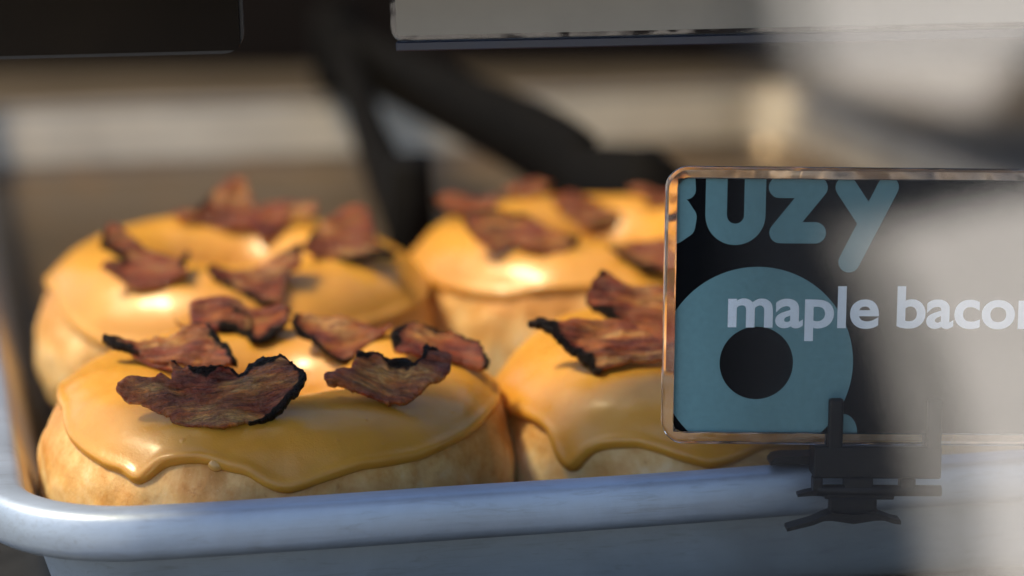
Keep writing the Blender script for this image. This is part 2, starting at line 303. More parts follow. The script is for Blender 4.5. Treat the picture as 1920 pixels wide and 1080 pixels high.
def make_dough():
    m, nt, p = mat_new('fried_dough')
    co = objco(nt)
    sep = nt.nodes.new('ShaderNodeSeparateXYZ'); nt.links.new(co, sep.inputs[0])
    big = tex_noise(nt, co, 75, 5, .6, .4)
    fine = tex_noise(nt, co, 420, 5, .65)
    tiny = tex_noise(nt, co, 1500, 4, .6)
    streak = tex_noise(nt, mapping(nt, co, (1, 1, .35)), 330, 4, .6)
    # browner towards the shoulder, a paler belt below the middle, browner again at the foot
    h = math_n(nt, 'ADD', math_n(nt, 'MULTIPLY', sep.outputs['Z'], 25.0), math_n(nt, 'MULTIPLY', math_n(nt, 'SUBTRACT', big, .5), 1.1))
    h = math_n(nt, 'ADD', h, math_n(nt, 'MULTIPLY', math_n(nt, 'SUBTRACT', fine, .5), .25))
    base = ramp(nt, h, [(.02, (.46, .22, .06)), (.14, (.74, .50, .22)), (.32, (.84, .64, .35)), (.50, (.76, .47, .18)), (.70, (.60, .28, .065)), (1, (.48, .19, .035))])
    speck = ramp(nt, fine, [(.62, (0, 0, 0)), (.74, (1, 1, 1))])
    base = mixc(nt, math_n(nt, 'MULTIPLY', speck, .45), base, (.36, .13, .03))
    base = mixc(nt, math_n(nt, 'MULTIPLY', ramp(nt, tiny, [(.6, (0, 0, 0)), (.8, (1, 1, 1))]), .35), base, (.85, .66, .36))
    nt.links.new(base, p.inputs['Base Color'])
    p.inputs['Roughness'].default_value = .48
    p.inputs['Specular IOR Level'].default_value = .4
    p.inputs['Subsurface Weight'].default_value = .25
    p.inputs['Subsurface Radius'].default_value = (1, .5, .2)
    p.inputs['Subsurface Scale'].default_value = .004
    b = bump(nt, streak, .35, .0009)
    b = bump(nt, fine, .3, .0005, b)
    b = bump(nt, tiny, .35, .0002, b)
    nt.links.new(b, p.inputs['Normal'])
    return m

def make_bacon():
    m, nt, p = mat_new('fried_bacon')
    uv = nt.nodes.new('ShaderNodeUVMap'); uv.uv_map = 'UVMap'
    at = nt.nodes.new('ShaderNodeVertexColor'); at.layer_name = 'char'
    sep = nt.nodes.new('ShaderNodeSeparateColor'); nt.links.new(at.outputs['Color'], sep.inputs[0])
    char, edge = sep.outputs[0], sep.outputs[1]
    warp = nt.nodes.new('ShaderNodeMixRGB'); warp.blend_type = 'ADD'; warp.inputs[0].default_value = .35
    nt.links.new(uv.outputs[0], warp.inputs[1])
    wnz = nt.nodes.new('ShaderNodeTexNoise'); wnz.inputs['Scale'].default_value = 1.2; nt.links.new(uv.outputs[0], wnz.inputs['Vector'])
    nt.links.new(wnz.outputs['Color'], warp.inputs[2])
    v = warp.outputs[0]
    bands = tex_noise(nt, mapping(nt, v, (.55, 2.0, 1)), 1.5, 3, .5, .3)
    fibre = tex_noise(nt, mapping(nt, v, (1.0, 7.5, 1)), 2.0, 7, .68, .5)
    fine = tex_noise(nt, mapping(nt, v, (1.6, 4.5, 1)), 12, 4, .65)
    blot = tex_noise(nt, v, 4.5, 5, .6)
    lean = ramp(nt, bands, [(.28, (.11, .012, .003)), (.40, (.25, .036, .006)), (.49, (.37, .098, .016)), (.58, (.50, .19, .036)), (.65, (.66, .38, .12)), (.73, (.31, .050, .008))])
    f2 = ramp(nt, fibre, [(.36, (.34, .27, .25)), (.5, (.92, .9, .88)), (.66, (1.7, 1.65, 1.55))])  # fibre tone; its dark end also paints shade into the crevices
    col = mixc(nt, 1.0, lean, f2, 'MULTIPLY')
    col = mixc(nt, math_n(nt, 'MULTIPLY', ramp(nt, blot, [(.5, (0, 0, 0)), (.7, (1, 1, 1))]), .5), col, (.36, .13, .045))
    # thin rendered edge: amber red
    ed = math_n(nt, 'MULTIPLY', edge, ramp(nt, blot, [(.3, (.2, .2, .2)), (.6, (1, 1, 1))]), True)
    col = mixc(nt, math_n(nt, 'MULTIPLY', ed, .7), col, (.22, .030, .008))
    # burnt rind
    cn = math_n(nt, 'ADD', char, math_n(nt, 'MULTIPLY', math_n(nt, 'SUBTRACT', blot, .5), 1.5))
    cf = ramp(nt, cn, [(.42, (0, 0, 0)), (.62, (1, 1, 1))])
    burnt = ramp(nt, fine, [(.45, (.004, .0035, .004)), (.78, (.040, .026, .016))])
    col = mixc(nt, cf, col, burnt)
    nt.links.new(col, p.inputs['Base Color'])
    rr = nt.nodes.new('ShaderNodeMapRange')
    rr.inputs['To Min'].default_value = .16; rr.inputs['To Max'].default_value = .44
    nt.links.new(fine, rr.inputs['Value']); nt.links.new(rr.outputs[0], p.inputs['Roughness'])
    sr = nt.nodes.new('ShaderNodeMapRange')
    sr.inputs['To Min'].default_value = .32; sr.inputs['To Max'].default_value = .12
    nt.links.new(cf, sr.inputs['Value']); nt.links.new(sr.outputs[0], p.inputs['Specular IOR Level'])
    p.inputs['Coat Roughness'].default_value = .13
    cw = nt.nodes.new('ShaderNodeMapRange'); cw.inputs['To Min'].default_value = .8; cw.inputs['To Max'].default_value = .1
    nt.links.new(cf, cw.inputs['Value']); nt.links.new(cw.outputs[0], p.inputs['Coat Weight'])
    p.inputs['Subsurface Weight'].default_value = .40
    p.inputs['Subsurface Radius'].default_value = (1, .25, .06)
    p.inputs['Subsurface Scale'].default_value = .0035
    b = bump(nt, fibre, 1.0, .0017)
    b = bump(nt, fine, 1.0, .0009, b)
    vo = nt.nodes.new('ShaderNodeTexVoronoi'); vo.inputs['Scale'].default_value = 9
    nt.links.new(v, vo.inputs['Vector'])
    b = bump(nt, vo.outputs['Distance'], .35, .0006, b)
    nt.links.new(b, p.inputs['Normal'])
    nt.links.new(b, p.inputs['Coat Normal'])
    return m

def make_aluminium(name, base, rough, stain, metal=.85, rear=0.0):
    m, nt, p = mat_new(name)
    co = objco(nt)
    brushed = tex_noise(nt, mapping(nt, co, (6, 300, 300)), 6, 5, .6)
    cloudy = tex_noise(nt, co, 38, 6, .65, .6)
    scuff = tex_noise(nt, mapping(nt, co, (26, 210, 210)), 3.2, 7, .72, 1.2)
    pits = tex_noise(nt, co, 700, 3, .6)
    col = ramp(nt, cloudy, [(.3, tuple(c * .80 for c in base)), (.7, base)])
    col = mixc(nt, math_n(nt, 'MULTIPLY', ramp(nt, scuff, [(.53, (0, 0, 0)), (.74, (1, 1, 1))]), .38), col, (.17, .15, .13))
    col = mixc(nt, math_n(nt, 'MULTIPLY', ramp(nt, tex_noise(nt, co, 22, 6, .7), [(.45, (0, 0, 0)), (.72, (1, 1, 1))]), stain), col, (.27, .16, .075))
    col = mixc(nt, math_n(nt, 'MULTIPLY', ramp(nt, pits, [(.74, (0, 0, 0)), (.82, (1, 1, 1))]), .35), col, (.16, .14, .13))
    if rear:   # browner towards the rear: shade painted in to dim the bright back rim
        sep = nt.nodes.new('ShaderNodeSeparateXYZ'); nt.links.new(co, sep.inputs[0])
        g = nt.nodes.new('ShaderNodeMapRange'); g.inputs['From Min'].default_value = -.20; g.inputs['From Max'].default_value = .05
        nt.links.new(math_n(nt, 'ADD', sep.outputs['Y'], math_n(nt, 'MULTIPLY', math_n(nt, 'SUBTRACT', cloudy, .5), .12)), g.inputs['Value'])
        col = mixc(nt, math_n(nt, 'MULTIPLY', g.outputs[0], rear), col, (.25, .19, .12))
    nt.links.new(col, p.inputs['Base Color'])
    p.inputs['Metallic'].default_value = metal
    rr = nt.nodes.new('ShaderNodeMapRange')
    rr.inputs['To Min'].default_value = rough - .08; rr.inputs['To Max'].default_value = rough + .14
    nt.links.new(cloudy, rr.inputs['Value']); nt.links.new(rr.outputs[0], p.inputs['Roughness'])
    b = bump(nt, brushed, .12, .0004)
    b = bump(nt, cloudy, .15, .0009, b)
    nt.links.new(b, p.inputs['Normal'])
    return m

def make_clear(name, rough=.02, wavy=.0, tint=(1, 1, 1)):
    m, nt, p = mat_new(name)
    p.inputs['Base Color'].default_value = (*tint, 1)
    p.inputs['Transmission Weight'].default_value = 1.0
    p.inputs['Roughness'].default_value = rough
    p.inputs['IOR'].default_value = 1.49
    if wavy:
        co = objco(nt)
        h = tex_noise(nt, mapping(nt, co, (60, 60, 60)), 2.2, 1.5, .4, .2)
        nt.links.new(bump(nt, h, wavy, .003), p.inputs['Normal'])
    return m

def make_pane():
    m = bpy.data.materials.new('window_glass'); m.use_nodes = True
    nt = m.node_tree; nt.nodes.clear()
    out = nt.nodes.new('ShaderNodeOutputMaterial')
    tr = nt.nodes.new('ShaderNodeBsdfTransparent'); tr.inputs[0].default_value = (.985, .99, .985, 1)
    gl = nt.nodes.new('ShaderNodeBsdfGlossy'); gl.inputs['Roughness'].default_value = 0.04
    gl.inputs[0].default_value = (1, 1, 1, 1)
    mx = nt.nodes.new('ShaderNodeMixShader')
    fr = nt.nodes.new('ShaderNodeFresnel'); fr.inputs['IOR'].default_value = 1.5
    f = math_n(nt, 'MULTIPLY', fr.outputs[0], PANE_GAIN, True)
    nt.links.new(f, mx.inputs[0]); nt.links.new(tr.outputs[0], mx.inputs[1]); nt.links.new(gl.outputs[0], mx.inputs[2])
    nt.links.new(mx.outputs[0], out.inputs['Surface'])
    return m

PANE_GAIN = 4.2            # coated window glass: about 0.17 a face
M_GLAZE, M_DOUGH, M_BACON = make_glaze(), make_dough(), make_bacon()
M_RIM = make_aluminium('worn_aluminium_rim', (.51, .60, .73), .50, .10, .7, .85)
M_PAN = make_aluminium('baked_aluminium', (.72, .61, .46), .5, .22, .35)
M_FLOOR = make_aluminium('browned_aluminium', (.20, .15, .10), .38, .8, .8)
M_OUTER = make_aluminium('dull_aluminium', (.52, .58, .65), .6, .12, .25)
M_BLACK = simple('black_plastic', (.005, .0058, .0075), .42, spec=.2, noise_amt=.3, noise_scale=300, bumpy=.1)
M_TONG = simple('black_nylon', (.004, .0036, .0034), .75, spec=.06, noise_amt=.3, noise_scale=120)
M_CLEAR = make_clear('clear_acrylic', .12, .3, (1.0, .92, .91))
M_BUBBLE = simple('sugar_bubble_skin', (.63, .34, .09), .16, noise_amt=.1, noise_scale=500, coat=.4)
M_SLEEVE = make_clear('clear_sleeve', .02, .1)
M_CARD = simple('black_card_print', (.0022, .003, .0048), .5, spec=.05, noise_amt=.15, noise_scale=900)
M_TEAL = simple('teal_print', (.128, .268, .308), .4, spec=.2, noise_amt=.06, noise_scale=900)
M_TEXT = simple('pale_print', (.74, .84, .95), .4, noise_amt=.04, noise_scale=900)
M_GREY = simple('grey_card', (.33, .305, .27), .6, noise_amt=.07, noise_scale=60)
M_DARKCARD = simple('dark_card', (.010, .007, .005), .6, spec=.1, noise_amt=.35, noise_scale=30)
M_COUNTER = simple('black_counter', (.018, .018, .019), .45, noise_amt=.3, noise_scale=60, bumpy=.2)
M_SMOKE = simple('smoky_sleeve', (.022, .022, .027), .35, spec=.3, noise_amt=.2, noise_scale=200)
M_NAVY = simple('navy_edge', (.014, .020, .045), .4, noise_amt=.2, noise_scale=80)
M_WOOD = simple('brown_board', (.060, .046, .032), .5, noise_amt=.2, noise_scale=12)
M_DARK = simple('dark_brown_panel', (.016, .011, .008), .8, spec=.05, noise_amt=.3, noise_scale=8)
M_ASPHALT = simple('asphalt', (.011, .012, .016), .95, spec=.05, noise_amt=.3, noise_scale=3)
M_PAVING = simple('pale_paving', (.80, .775, .76), .8, spec=.2, noise_amt=.22, noise_scale=.7)
M_GREY_STRIP = simple('strip_grey', (.34, .33, .32), .85, spec=.1, noise_amt=.15, noise_scale=3)
M_EDGE_BLACK = simple('matte_pane_edge', (.010, .011, .013), .8, spec=.05)
M_PANE = make_pane()

# ------------------------------------------------------------------ the ground outside the window and the counter
def sheet(name, pts, z, mat, kind='structure'):
    o = mesh_obj(name, [(x, y, z) for x, y in pts], [list(range(len(pts)))], mat, smooth=False)
    struct(o, kind)
    return o

sheet('ground', [(-60, -80), (60, -80), (60, 60), (-60, 60)], -0.95, M_ASPHALT)
sheet('pavement', PAVE_NEAR, -0.946, M_PAVING)  # unseen patch, outlined to place its bright reflection in the pane
sheet('pavement', PAVE_FAR, -0.946, M_PAVING)  # far patch, likewise shaped for its reflection
sheet('bounce_sheet', [(-9, -9.5), (.2, -9.5), (.2, -1.2), (-9, -1.2)], -0.946, M_PAVING)  # unseen pale sheet, added to bounce warm sunlight onto the donuts
sheet('reflected_strip', GREY_STRIP, -0.942, M_GREY_STRIP)  # added grey strip, softens the reflected edge of the near patch
sheet('reflected_strip', GREY_STRIP_FAR, -0.942, M_GREY_STRIP)  # added strip that softens the far patch's reflected edge

bm = bmesh.new()
X, Y, Z = Vector((1, 0, 0)), Vector((0, 1, 0)), Vector((0, 0, 1))
add_box(bm, Vector((0, 0, 0)), X, Y, Z, -.45, 1.0, -.06, .60, -.95, -.0013, .004)
o = bm_obj('counter', bm, M_COUNTER); struct(o)
bm = bmesh.new()
add_box(bm, Vector((0, 0, 0)), X, Y, Z, -.45, 1.0, .604, 1.05, -.06, -.004, .003)
o = bm_obj('rear_shelf', bm, M_WOOD); tag(o, 'brown shelf board lying behind the baking pan', 'shelf')
bm = bmesh.new()
q = Vector((.62, .79, 0)) - Vector((-.25, .955, 0)); q.normalize()
pn = Vector((-q.y, q.x, 0))
add_box(bm, Vector((-.25, .955, -.004)), q, pn, Z, 0, .90, 0, .02, 0, .70, .003)
o = bm_obj('back_panel', bm, M_DARK); tag(o, 'dark brown panel standing at the back of the case', 'panel')

# ------------------------------------------------------------------ the sheet pan
PAN_W, PAN_D, RC = .335, .545, .028

def rounded_rect(d, n=14):
    """points of the pan outline moved inwards by d, same count for every d"""
    r = max(RC - d, .002)
    x0, x1, y0, y1 = d - .0036, PAN_W - d, d, PAN_D - d
    out = []
    def arc(cx, cy, a0):
        for k in range(n + 1):
            a = a0 + pi / 2 * k / n
            out.append((cx + r * cos(a), cy + r * sin(a)))
    def line(a, b, m):
        for k in range(1, m):
            t = k / m
            out.append((a[0] + (b[0] - a[0]) * t, a[1] + (b[1] - a[1]) * t))
    arc(x0 + r, y0 + r, pi); line(out[-1], (x1 - r, y0), 40)
    arc(x1 - r, y0 + r, -pi / 2); line(out[-1], (x1, y1 - r), 40)
    arc(x1 - r, y1 - r, 0); line(out[-1], (x0 + r, y1), 40)
    arc(x0 + r, y1 - r, pi / 2); line(out[-1], (x0, y0 + r), 40)
    return out

def sweep(name, prof, mat, parent, cap=None, wob=0.0):
    verts, faces = [], []
    n = None
    for d, z in prof:
        ring = rounded_rect(d)
        n = len(ring)
        for x, y in ring:
            k = wob * noise.noise(Vector((x * 25, y * 25, 3.1)))
            verts.append((x, y, z + k * min(1, max(0, z / .02))))
    for i in range(len(prof) - 1):
        for k in range(n):
            a, b = i * n + k, i * n + (k + 1) % n
            faces.append((a, b, b + n, a + n))
    if cap is not None:
        for c in cap:
            base = c * n
            verts.append((PAN_W / 2, PAN_D / 2, prof[c][1])); ci = len(verts) - 1
            for k in range(n):
                faces.append((base + k, base + (k + 1) % n, ci))
    o = mesh_obj(name, verts, faces, mat, parent)
    fix_normals(o)
    return o

def arc_prof(c, r, a0, a1, n):
    return [(c[0] + r * cos(a0 + (a1 - a0) * k / n), c[1] + r * sin(a0 + (a1 - a0) * k / n)) for k in range(n + 1)]

pan = thing('baking_pan', 'worn aluminium sheet pan with a rolled rim holding the iced ring donuts', 'baking pan', (PAN_W / 2, PAN_D / 2, -.0012))
inner = [(.0230, 0.0)] + [(.0205, .0001), (.0186, .0006), (.0168, .0018), (.0153, .0036), (.0140, .0060)] + [(.0124, .0110), (.0108, .0165), (.0092, .0215), (.0084, .0236)]
outer = [(.0078, .0232), (.0086, .0205), (.0100, .0160), (.0132, .0056), (.0145, .0030), (.0160, .0010), (.0180, -.0004), (.0205, -.0011), (.0230, -.0012)]
sweep('pan_floor', inner[:6], M_FLOOR, pan, cap=(0,), wob=.0002)
sweep('pan_wall', inner[5:], M_PAN, pan, wob=.0002)
sweep('outer_wall', outer, M_OUTER, pan, cap=(len(outer) - 1,), wob=.0002)
rim = [(.0085, .0238), (.0081, .0254), (.0075, .0263), (.0068, .0268), (.0060, .0270), (.0040, .0271), (.0020, .0270), (.0012, .0268), (.0006, .0264), (.0002, .0258), (.0000, .0250), (-.0002, .0244), (-.0004, .0225), (-.0003, .0205),
       (-.0001, .0197), (.0003, .0190), (.0010, .0184), (.0026, .0181), (.0044, .0183), (.0064, .0187), (.0082, .0190)]
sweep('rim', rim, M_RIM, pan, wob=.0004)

# ------------------------------------------------------------------ donuts
def sp(v, e):
    return np.sign(v) * np.abs(v) ** e

def donut_pos(D, th, ph, off=0.0):
    s = D['seed']
    lump = 1 + .012 * np.sin(2 * th + s) + .010 * np.sin(3 * th + 2.1 * s) + .006 * np.sin(5 * th + .7 * s)
    hl = 1 + D['tilt'] * np.sin(th) + .012 * np.sin(2 * th + 1.3 * s) + .015 * np.sin(3 * th + .4 * s)
    R = D['R'] * lump
    a = np.where(np.cos(ph) > 0, D['ao'] * lump, D['ai'])
    b = D['h'] * .55 * hl
    c, si = np.cos(ph), np.sin(ph)
    x = a * sp(c, .86)
    z = np.where(si > 0, b * sp(si, .9), D['h'] * .45 * sp(si, .72)) + D['h'] * .45
    nx = sp(c, 1.14) / np.maximum(a, 1e-4)
    nz = sp(si, 1.1) / np.maximum(b, 1e-4)
    l = np.sqrt(nx * nx + nz * nz) + 1e-9
    r = R + x + off * nx / l
    z = z + off * nz / l
    return np.stack([D['c'][0] + r * np.cos(th), D['c'][1] + r * np.sin(th), .0006 + z], -1)

def grid_faces(n, m, wrap_u=True, wrap_v=False):
    f = []
    for i in range(n if wrap_u else n - 1):
        for j in range(m if wrap_v else m - 1):
            i2, j2 = (i + 1) % n, (j + 1) % m
            f.append((i * m + j, i2 * m + j, i2 * m + j2, i * m + j2))
    return f

def build_donut(key, label):
    D = DONUTS[key]
    rnd = random.Random(int(D['seed'] * 100))
    root = thing('ring_donut', label, 'donut', (D['c'][0], D['c'][1], 0.0006), 'maple iced ring donuts in the pan')
    # dough
    n, m = 260, 130
    th = np.linspace(0, 2 * pi, n, endpoint=False)
    ph = np.linspace(-pi, pi, m, endpoint=False)
    TH, PH = np.meshgrid(th, ph, indexing='ij')
    off = np.zeros_like(TH)
    base = donut_pos(D, TH, PH)
    for i in range(n):
        for j in range(m):
            p = Vector(base[i, j]) + Vector((D['seed'] * 3, 0, 0))
            w = max(0.0, cos(PH[i, j]))
            off[i, j] = (.0009 * noise.noise(p * 90) + .00045 * noise.noise(p * 260) + .0002 * noise.noise(p * 700)) * (.25 + .75 * w)
    pts = donut_pos(D, TH, PH, off)
    pts[..., 2] = np.maximum(pts[..., 2], .0006)
    dough = mesh_obj('dough', pts.reshape(-1, 3).tolist(), grid_faces(n, m, True, True), M_DOUGH, root)
    fix_normals(dough)
    # glaze: a skin of its own thickness with a swollen, dripping edge
    n, m = 420, 84
    th = np.linspace(0, 2 * pi, n, endpoint=False)
    pts_e = GLAZE_EDGE.get(key, [])
    pe = np.array([D['edge'] + .10 * noise.noise(Vector((cos(t) * 2.2, sin(t) * 2.2, D['seed'] * 7))) * 2 + .05 * noise.noise(Vector((cos(t) * 7, sin(t) * 7, D['seed']))) for t in th])
    if pts_e:
        tt = np.array([p[0] for p in pts_e]); ff = np.array([p[1] for p in pts_e])
        inside = (th >= tt[0]) & (th <= tt[-1])
        w = np.where(inside, 1.0, np.clip(1 - np.minimum(np.abs(th - tt[0]), np.abs(th - tt[-1])) / .9, 0, 1))
        w = w * w * (3 - 2 * w)
        pe = pe * (1 - w) + np.interp(th, tt, ff) * w
        k = np.array([.25, .5, .25])
        for _ in range(2):
            pe = np.convolve(np.concatenate([pe[-1:], pe, pe[:1]]), k, 'valid')
    pi_ = np.array([pi + .75 + .25 * noise.noise(Vector((cos(t) * 2, sin(t) * 2, D['seed'] * 3 + 5))) for t in th])
    u = np.linspace(0, 1, m) ** 1.45
    TH = np.repeat(th[:, None], m, 1)
    PH = pe[:, None] + (pi_ - pe)[:, None] * u[None, :]
    # distance of every glaze point to the edge line, measured over the surface
    ro = D['R'] + D['ao'] * .9
    ex, ey = th * ro, pe * D['ao'] * 1.05
    dist = np.full(TH.shape, 9.0)
    for sh in (-2 * pi * ro, 0, 2 * pi * ro):
        for c0 in range(0, n, 60):
            sl = slice(c0, c0 + 60)
            dx = (TH[sl] * ro)[..., None] - (ex + sh)[None, None, :]
            dy = (PH[sl] * D['ao'] * 1.05)[..., None] - ey[None, None, :]
            dist[sl] = np.minimum(dist[sl], np.sqrt(dx * dx + dy * dy).min(-1))
    dist[:, 0] = 0
    T, w = .00115, .0011
    q = np.clip(dist / w, 0, 1)
    t = T * np.sqrt(np.maximum(0, 1 - (1 - q) ** 2))
    t += .00045 * np.exp(-((dist - .0015) / .0011) ** 2) * q
    t = t - .00025 * (dist < 1e-6)
    di = (pi_[:, None] - PH) * D['ai']
    t *= np.clip(di / .002, 0, 1) ** .5
    base = donut_pos(D, TH, PH)
    for i in range(n):
        for j in range(m):
            p = Vector(base[i, j]) + Vector((D['seed'], 2, 1))
            k = .0006 * noise.noise(p * 60) + .00022 * noise.noise(p * 170)
            if PH[i, j] > 2.3:
                k += .0007 * noise.noise(p * 420) * min(1, (PH[i, j] - 2.3) / .4)
            t[i, j] += k * q[i, j]
    pts = donut_pos(D, TH, PH, t)
    glaze = mesh_obj('glaze', pts.reshape(-1, 3).tolist(), grid_faces(n, m, True, False), M_GLAZE, root)
    fix_normals(glaze)
    return root, dough, glaze

DLAB = {
    'FL': 'front donut nearest the pan corner, brown glaze dripping over its side',
    'FR': 'front donut half hidden behind the black name sign, glaze dripping toward the rim',
    'BL': 'sunny yellow glazed donut behind the corner donut, in the left of the rear pair',
    'BR': 'rear donut in front of the black tongs, partly covered by the name sign',
}
BVH = {}
for key in ('FL', 'FR', 'BL', 'BR'):
    root, dough, glaze = build_donut(key, DLAB[key])
    vs, fs = [], []
    for o in (dough, glaze):
        off = root.location; k = len(vs)
        vs += [v.co + off for v in o.data.vertices]
        fs += [[i + k for i in p.vertices] for p in o.data.polygons]
    BVH[key] = BVHTree.FromPolygons(vs, fs)
    if key == 'FL':
        # an air bubble set in the glaze lip at the front
        bb = bmesh.new()
        bmesh.ops.create_uvsphere(bb, u_segments=24, v_segments=14, radius=.0012)
        hit = [BUBBLE]
        for v in bb.verts:
            v.co = Vector((v.co.x * 1.25, v.co.y * .8, v.co.z)) * (1 + .12 * noise.noise(v.co * 900)) + (hit[0] if hit[0] else Vector((.046, .014, .0205)))
        o = bm_obj('sugar_bubble', bb, M_BUBBLE, glaze, True)

# ------------------------------------------------------------------ bacon pieces
def resample(poly, step):
    out = []
    n = len(poly)
    for i in range(n):
        a, b = poly[i], poly[(i + 1) % n]
        L = sqrt((b[0] - a[0]) ** 2 + (b[1] - a[1]) ** 2)
        k = max(1, int(round(L / step)))
        for j in range(k):
            t = j / k
            out.append((a[0] + (b[0] - a[0]) * t, a[1] + (b[1] - a[1]) * t, a[2] if b[2] == a[2] else a[2] * (1 - t) + b[2] * t))
    return out

def in_poly(x, y, P):
    c = False
    j = len(P) - 1
    for i in range(len(P)):
        if (P[i][1] > y) != (P[j][1] > y) and x < (P[j][0] - P[i][0]) * (y - P[i][1]) / (P[j][1] - P[i][1]) + P[i][0]:
            c = not c
        j = i
    return c

def build_bacon(key, D, idx):
    o = Vector(D['o']); nrm = Vector(D['n']).normalized()
    e1 = Z.cross(nrm).normalized(); e2 = nrm.cross(e1)
    poly = [tuple(p) for p in D['uv']]
    sd = idx * 13.7
    fold = bool(D['fold'])
    step = .42
    B = resample(poly, step)
    jit = .28 if not fold else .12
    Bj = []
    for k, (x, y, c) in enumerate(B):
        j = jit * (1.0 + .8 * (c > .5))
        Bj.append((x + j * (noise.noise(Vector((x * 1.1, y * 1.1, sd))) + .6 * noise.noise(Vector((x * 3.1, y * 3.1, sd + 4)))),
                   y + j * (noise.noise(Vector((x * 1.1, y * 1.1, sd + 9))) + .6 * noise.noise(Vector((x * 3.1, y * 3.1, sd + 14)))), c))
    BA = np.array([(b[0], b[1]) for b in Bj]); BC = np.array([b[2] for b in Bj])
    x0, y0 = BA.min(0); x1, y1 = BA.max(0)
    pts = [Vector((b[0], b[1])) for b in Bj]
    nb = len(pts)
    g = .52
    yy = y0
    row = 0
    while yy < y1:
        xx = x0 + (g / 2 if row % 2 else 0)
        while xx < x1:
            if in_poly(xx, yy, Bj) and np.hypot(BA[:, 0] - xx, BA[:, 1] - yy).min() > .32:
                pts.append(Vector((xx, yy)))
            xx += g
        yy += g * .87; row += 1
    res = delaunay_2d_cdt(pts, [], [list(range(nb))], 1, 1e-4)
    V, F, OV = res[0], res[2], res[3]
    # outline edges = edges used by one triangle
    cnt = {}
    for f in F:
        for a, b in zip(f, list(f[1:]) + [f[0]]):
            cnt[(min(a, b), max(a, b))] = cnt.get((min(a, b), max(a, b)), 0) + 1
    border = [(a, b) for f in F for a, b in zip(f, list(f[1:]) + [f[0]]) if cnt[(min(a, b), max(a, b))] == 1]
    has_c = BC.max() > .5
    CA = BA[BC > .5] if has_c else None
    W = max(x1 - x0, 1e-3); Hh = max(y1 - y0, 1e-3)
    cx, cy = (x0 + x1) / 2, (y0 + y1) / 2
    rnd = random.Random(idx * 7 + 1)
    amp = 1.5 if not fold else .35
    thick = 1.55 if not fold else 1.0
    top, bot, col = [], [], []
    bvh = BVH[D['don']]
    for v in V:
        x, y = v.x, v.y
        de = float(np.hypot(BA[:, 0] - x, BA[:, 1] - y).min())
        dc = float(np.hypot(CA[:, 0] - x, CA[:, 1] - y).min()) if has_c else 9.0
        ch = max(0.0, min(1.0, 1.25 - dc / max(.35, 1.35 + 2.6 * noise.noise(Vector((x * .17, y * .17, sd + 40))))))
        ed = math.exp(-de / .8)
        h = 1.35 * amp * noise.noise(Vector((x * .11, y * .15, sd)))
        h += .55 * amp * noise.noise(Vector((x * .22, y * .34, sd + 3)))
        h += .45 * noise.noise(Vector((x * .16, y * 1.3, sd + 5)))           # fibre ridges
        h += .16 * noise.noise(Vector((x * .5, y * 3.2, sd + 6)))
        h += .09 * noise.noise(Vector((x * 1.8, y * 1.8, sd + 8)))
        h += .9 * amp * math.exp(-de / 1.6) * (noise.noise(Vector((x * .13, y * .13, sd + 21))) + .15)
        h += ch * (.30 * noise.noise(Vector((x * .55, y * .55, sd + 30))) + .15 * noise.noise(Vector((x * 1.5, y * 1.5, sd + 31))) + .3)
        h += 1.1 * amp * ((x - cx) / W * 2) ** 2 * .6
        rim_f = min(1.0, de / .7)
        t = thick * (.55 + .45 * sqrt(rim_f)) + .5 * ch
        p = o + (e1 * x + e2 * y + nrm * (h + t * .5)) * .001
        b = o + (e1 * x + e2 * y + nrm * (h - t * .5)) * .001
        hit = bvh.ray_cast(Vector((b.x, b.y, .2)), Vector((0, 0, -1)))
        if hit[0] is not None:
            lift = hit[0].z - .0006 - b.z
            if lift > 0:
                lift = min(lift, .006)
                p.z += lift; b.z += lift
        top.append(p); bot.append(b); col.append((ch, ed))
    N = len(V)
    verts = top + bot
    faces = [tuple(f) for f in F] + [tuple(N + i for i in reversed(f)) for f in F]
    faces += [(b, a, a + N, b + N) for a, b in border]
    name = 'folded_edge' if fold else 'bacon_piece'
    ob = mesh_obj(name, verts, faces, M_BACON, None, True, loc=o)
    me = ob.data
    fix_normals(ob)
    ca = me.color_attributes.new('char', 'FLOAT_COLOR', 'POINT')
    for i in range(2 * N):
        c, e = col[i % N]
        ca.data[i].color = (c, e, 0, 1)
    uvl = me.uv_layers.new(name='UVMap')
    ang = rnd.uniform(-.25, .25)
    for lp in me.loops:
        v = V[lp.vertex_index % N]
        x, y = v.x * .1, v.y * .1
        uvl.data[lp.index].uv = (x * cos(ang) - y * sin(ang) + idx * 1.7, x * sin(ang) + y * cos(ang) + idx * .9)
    return ob

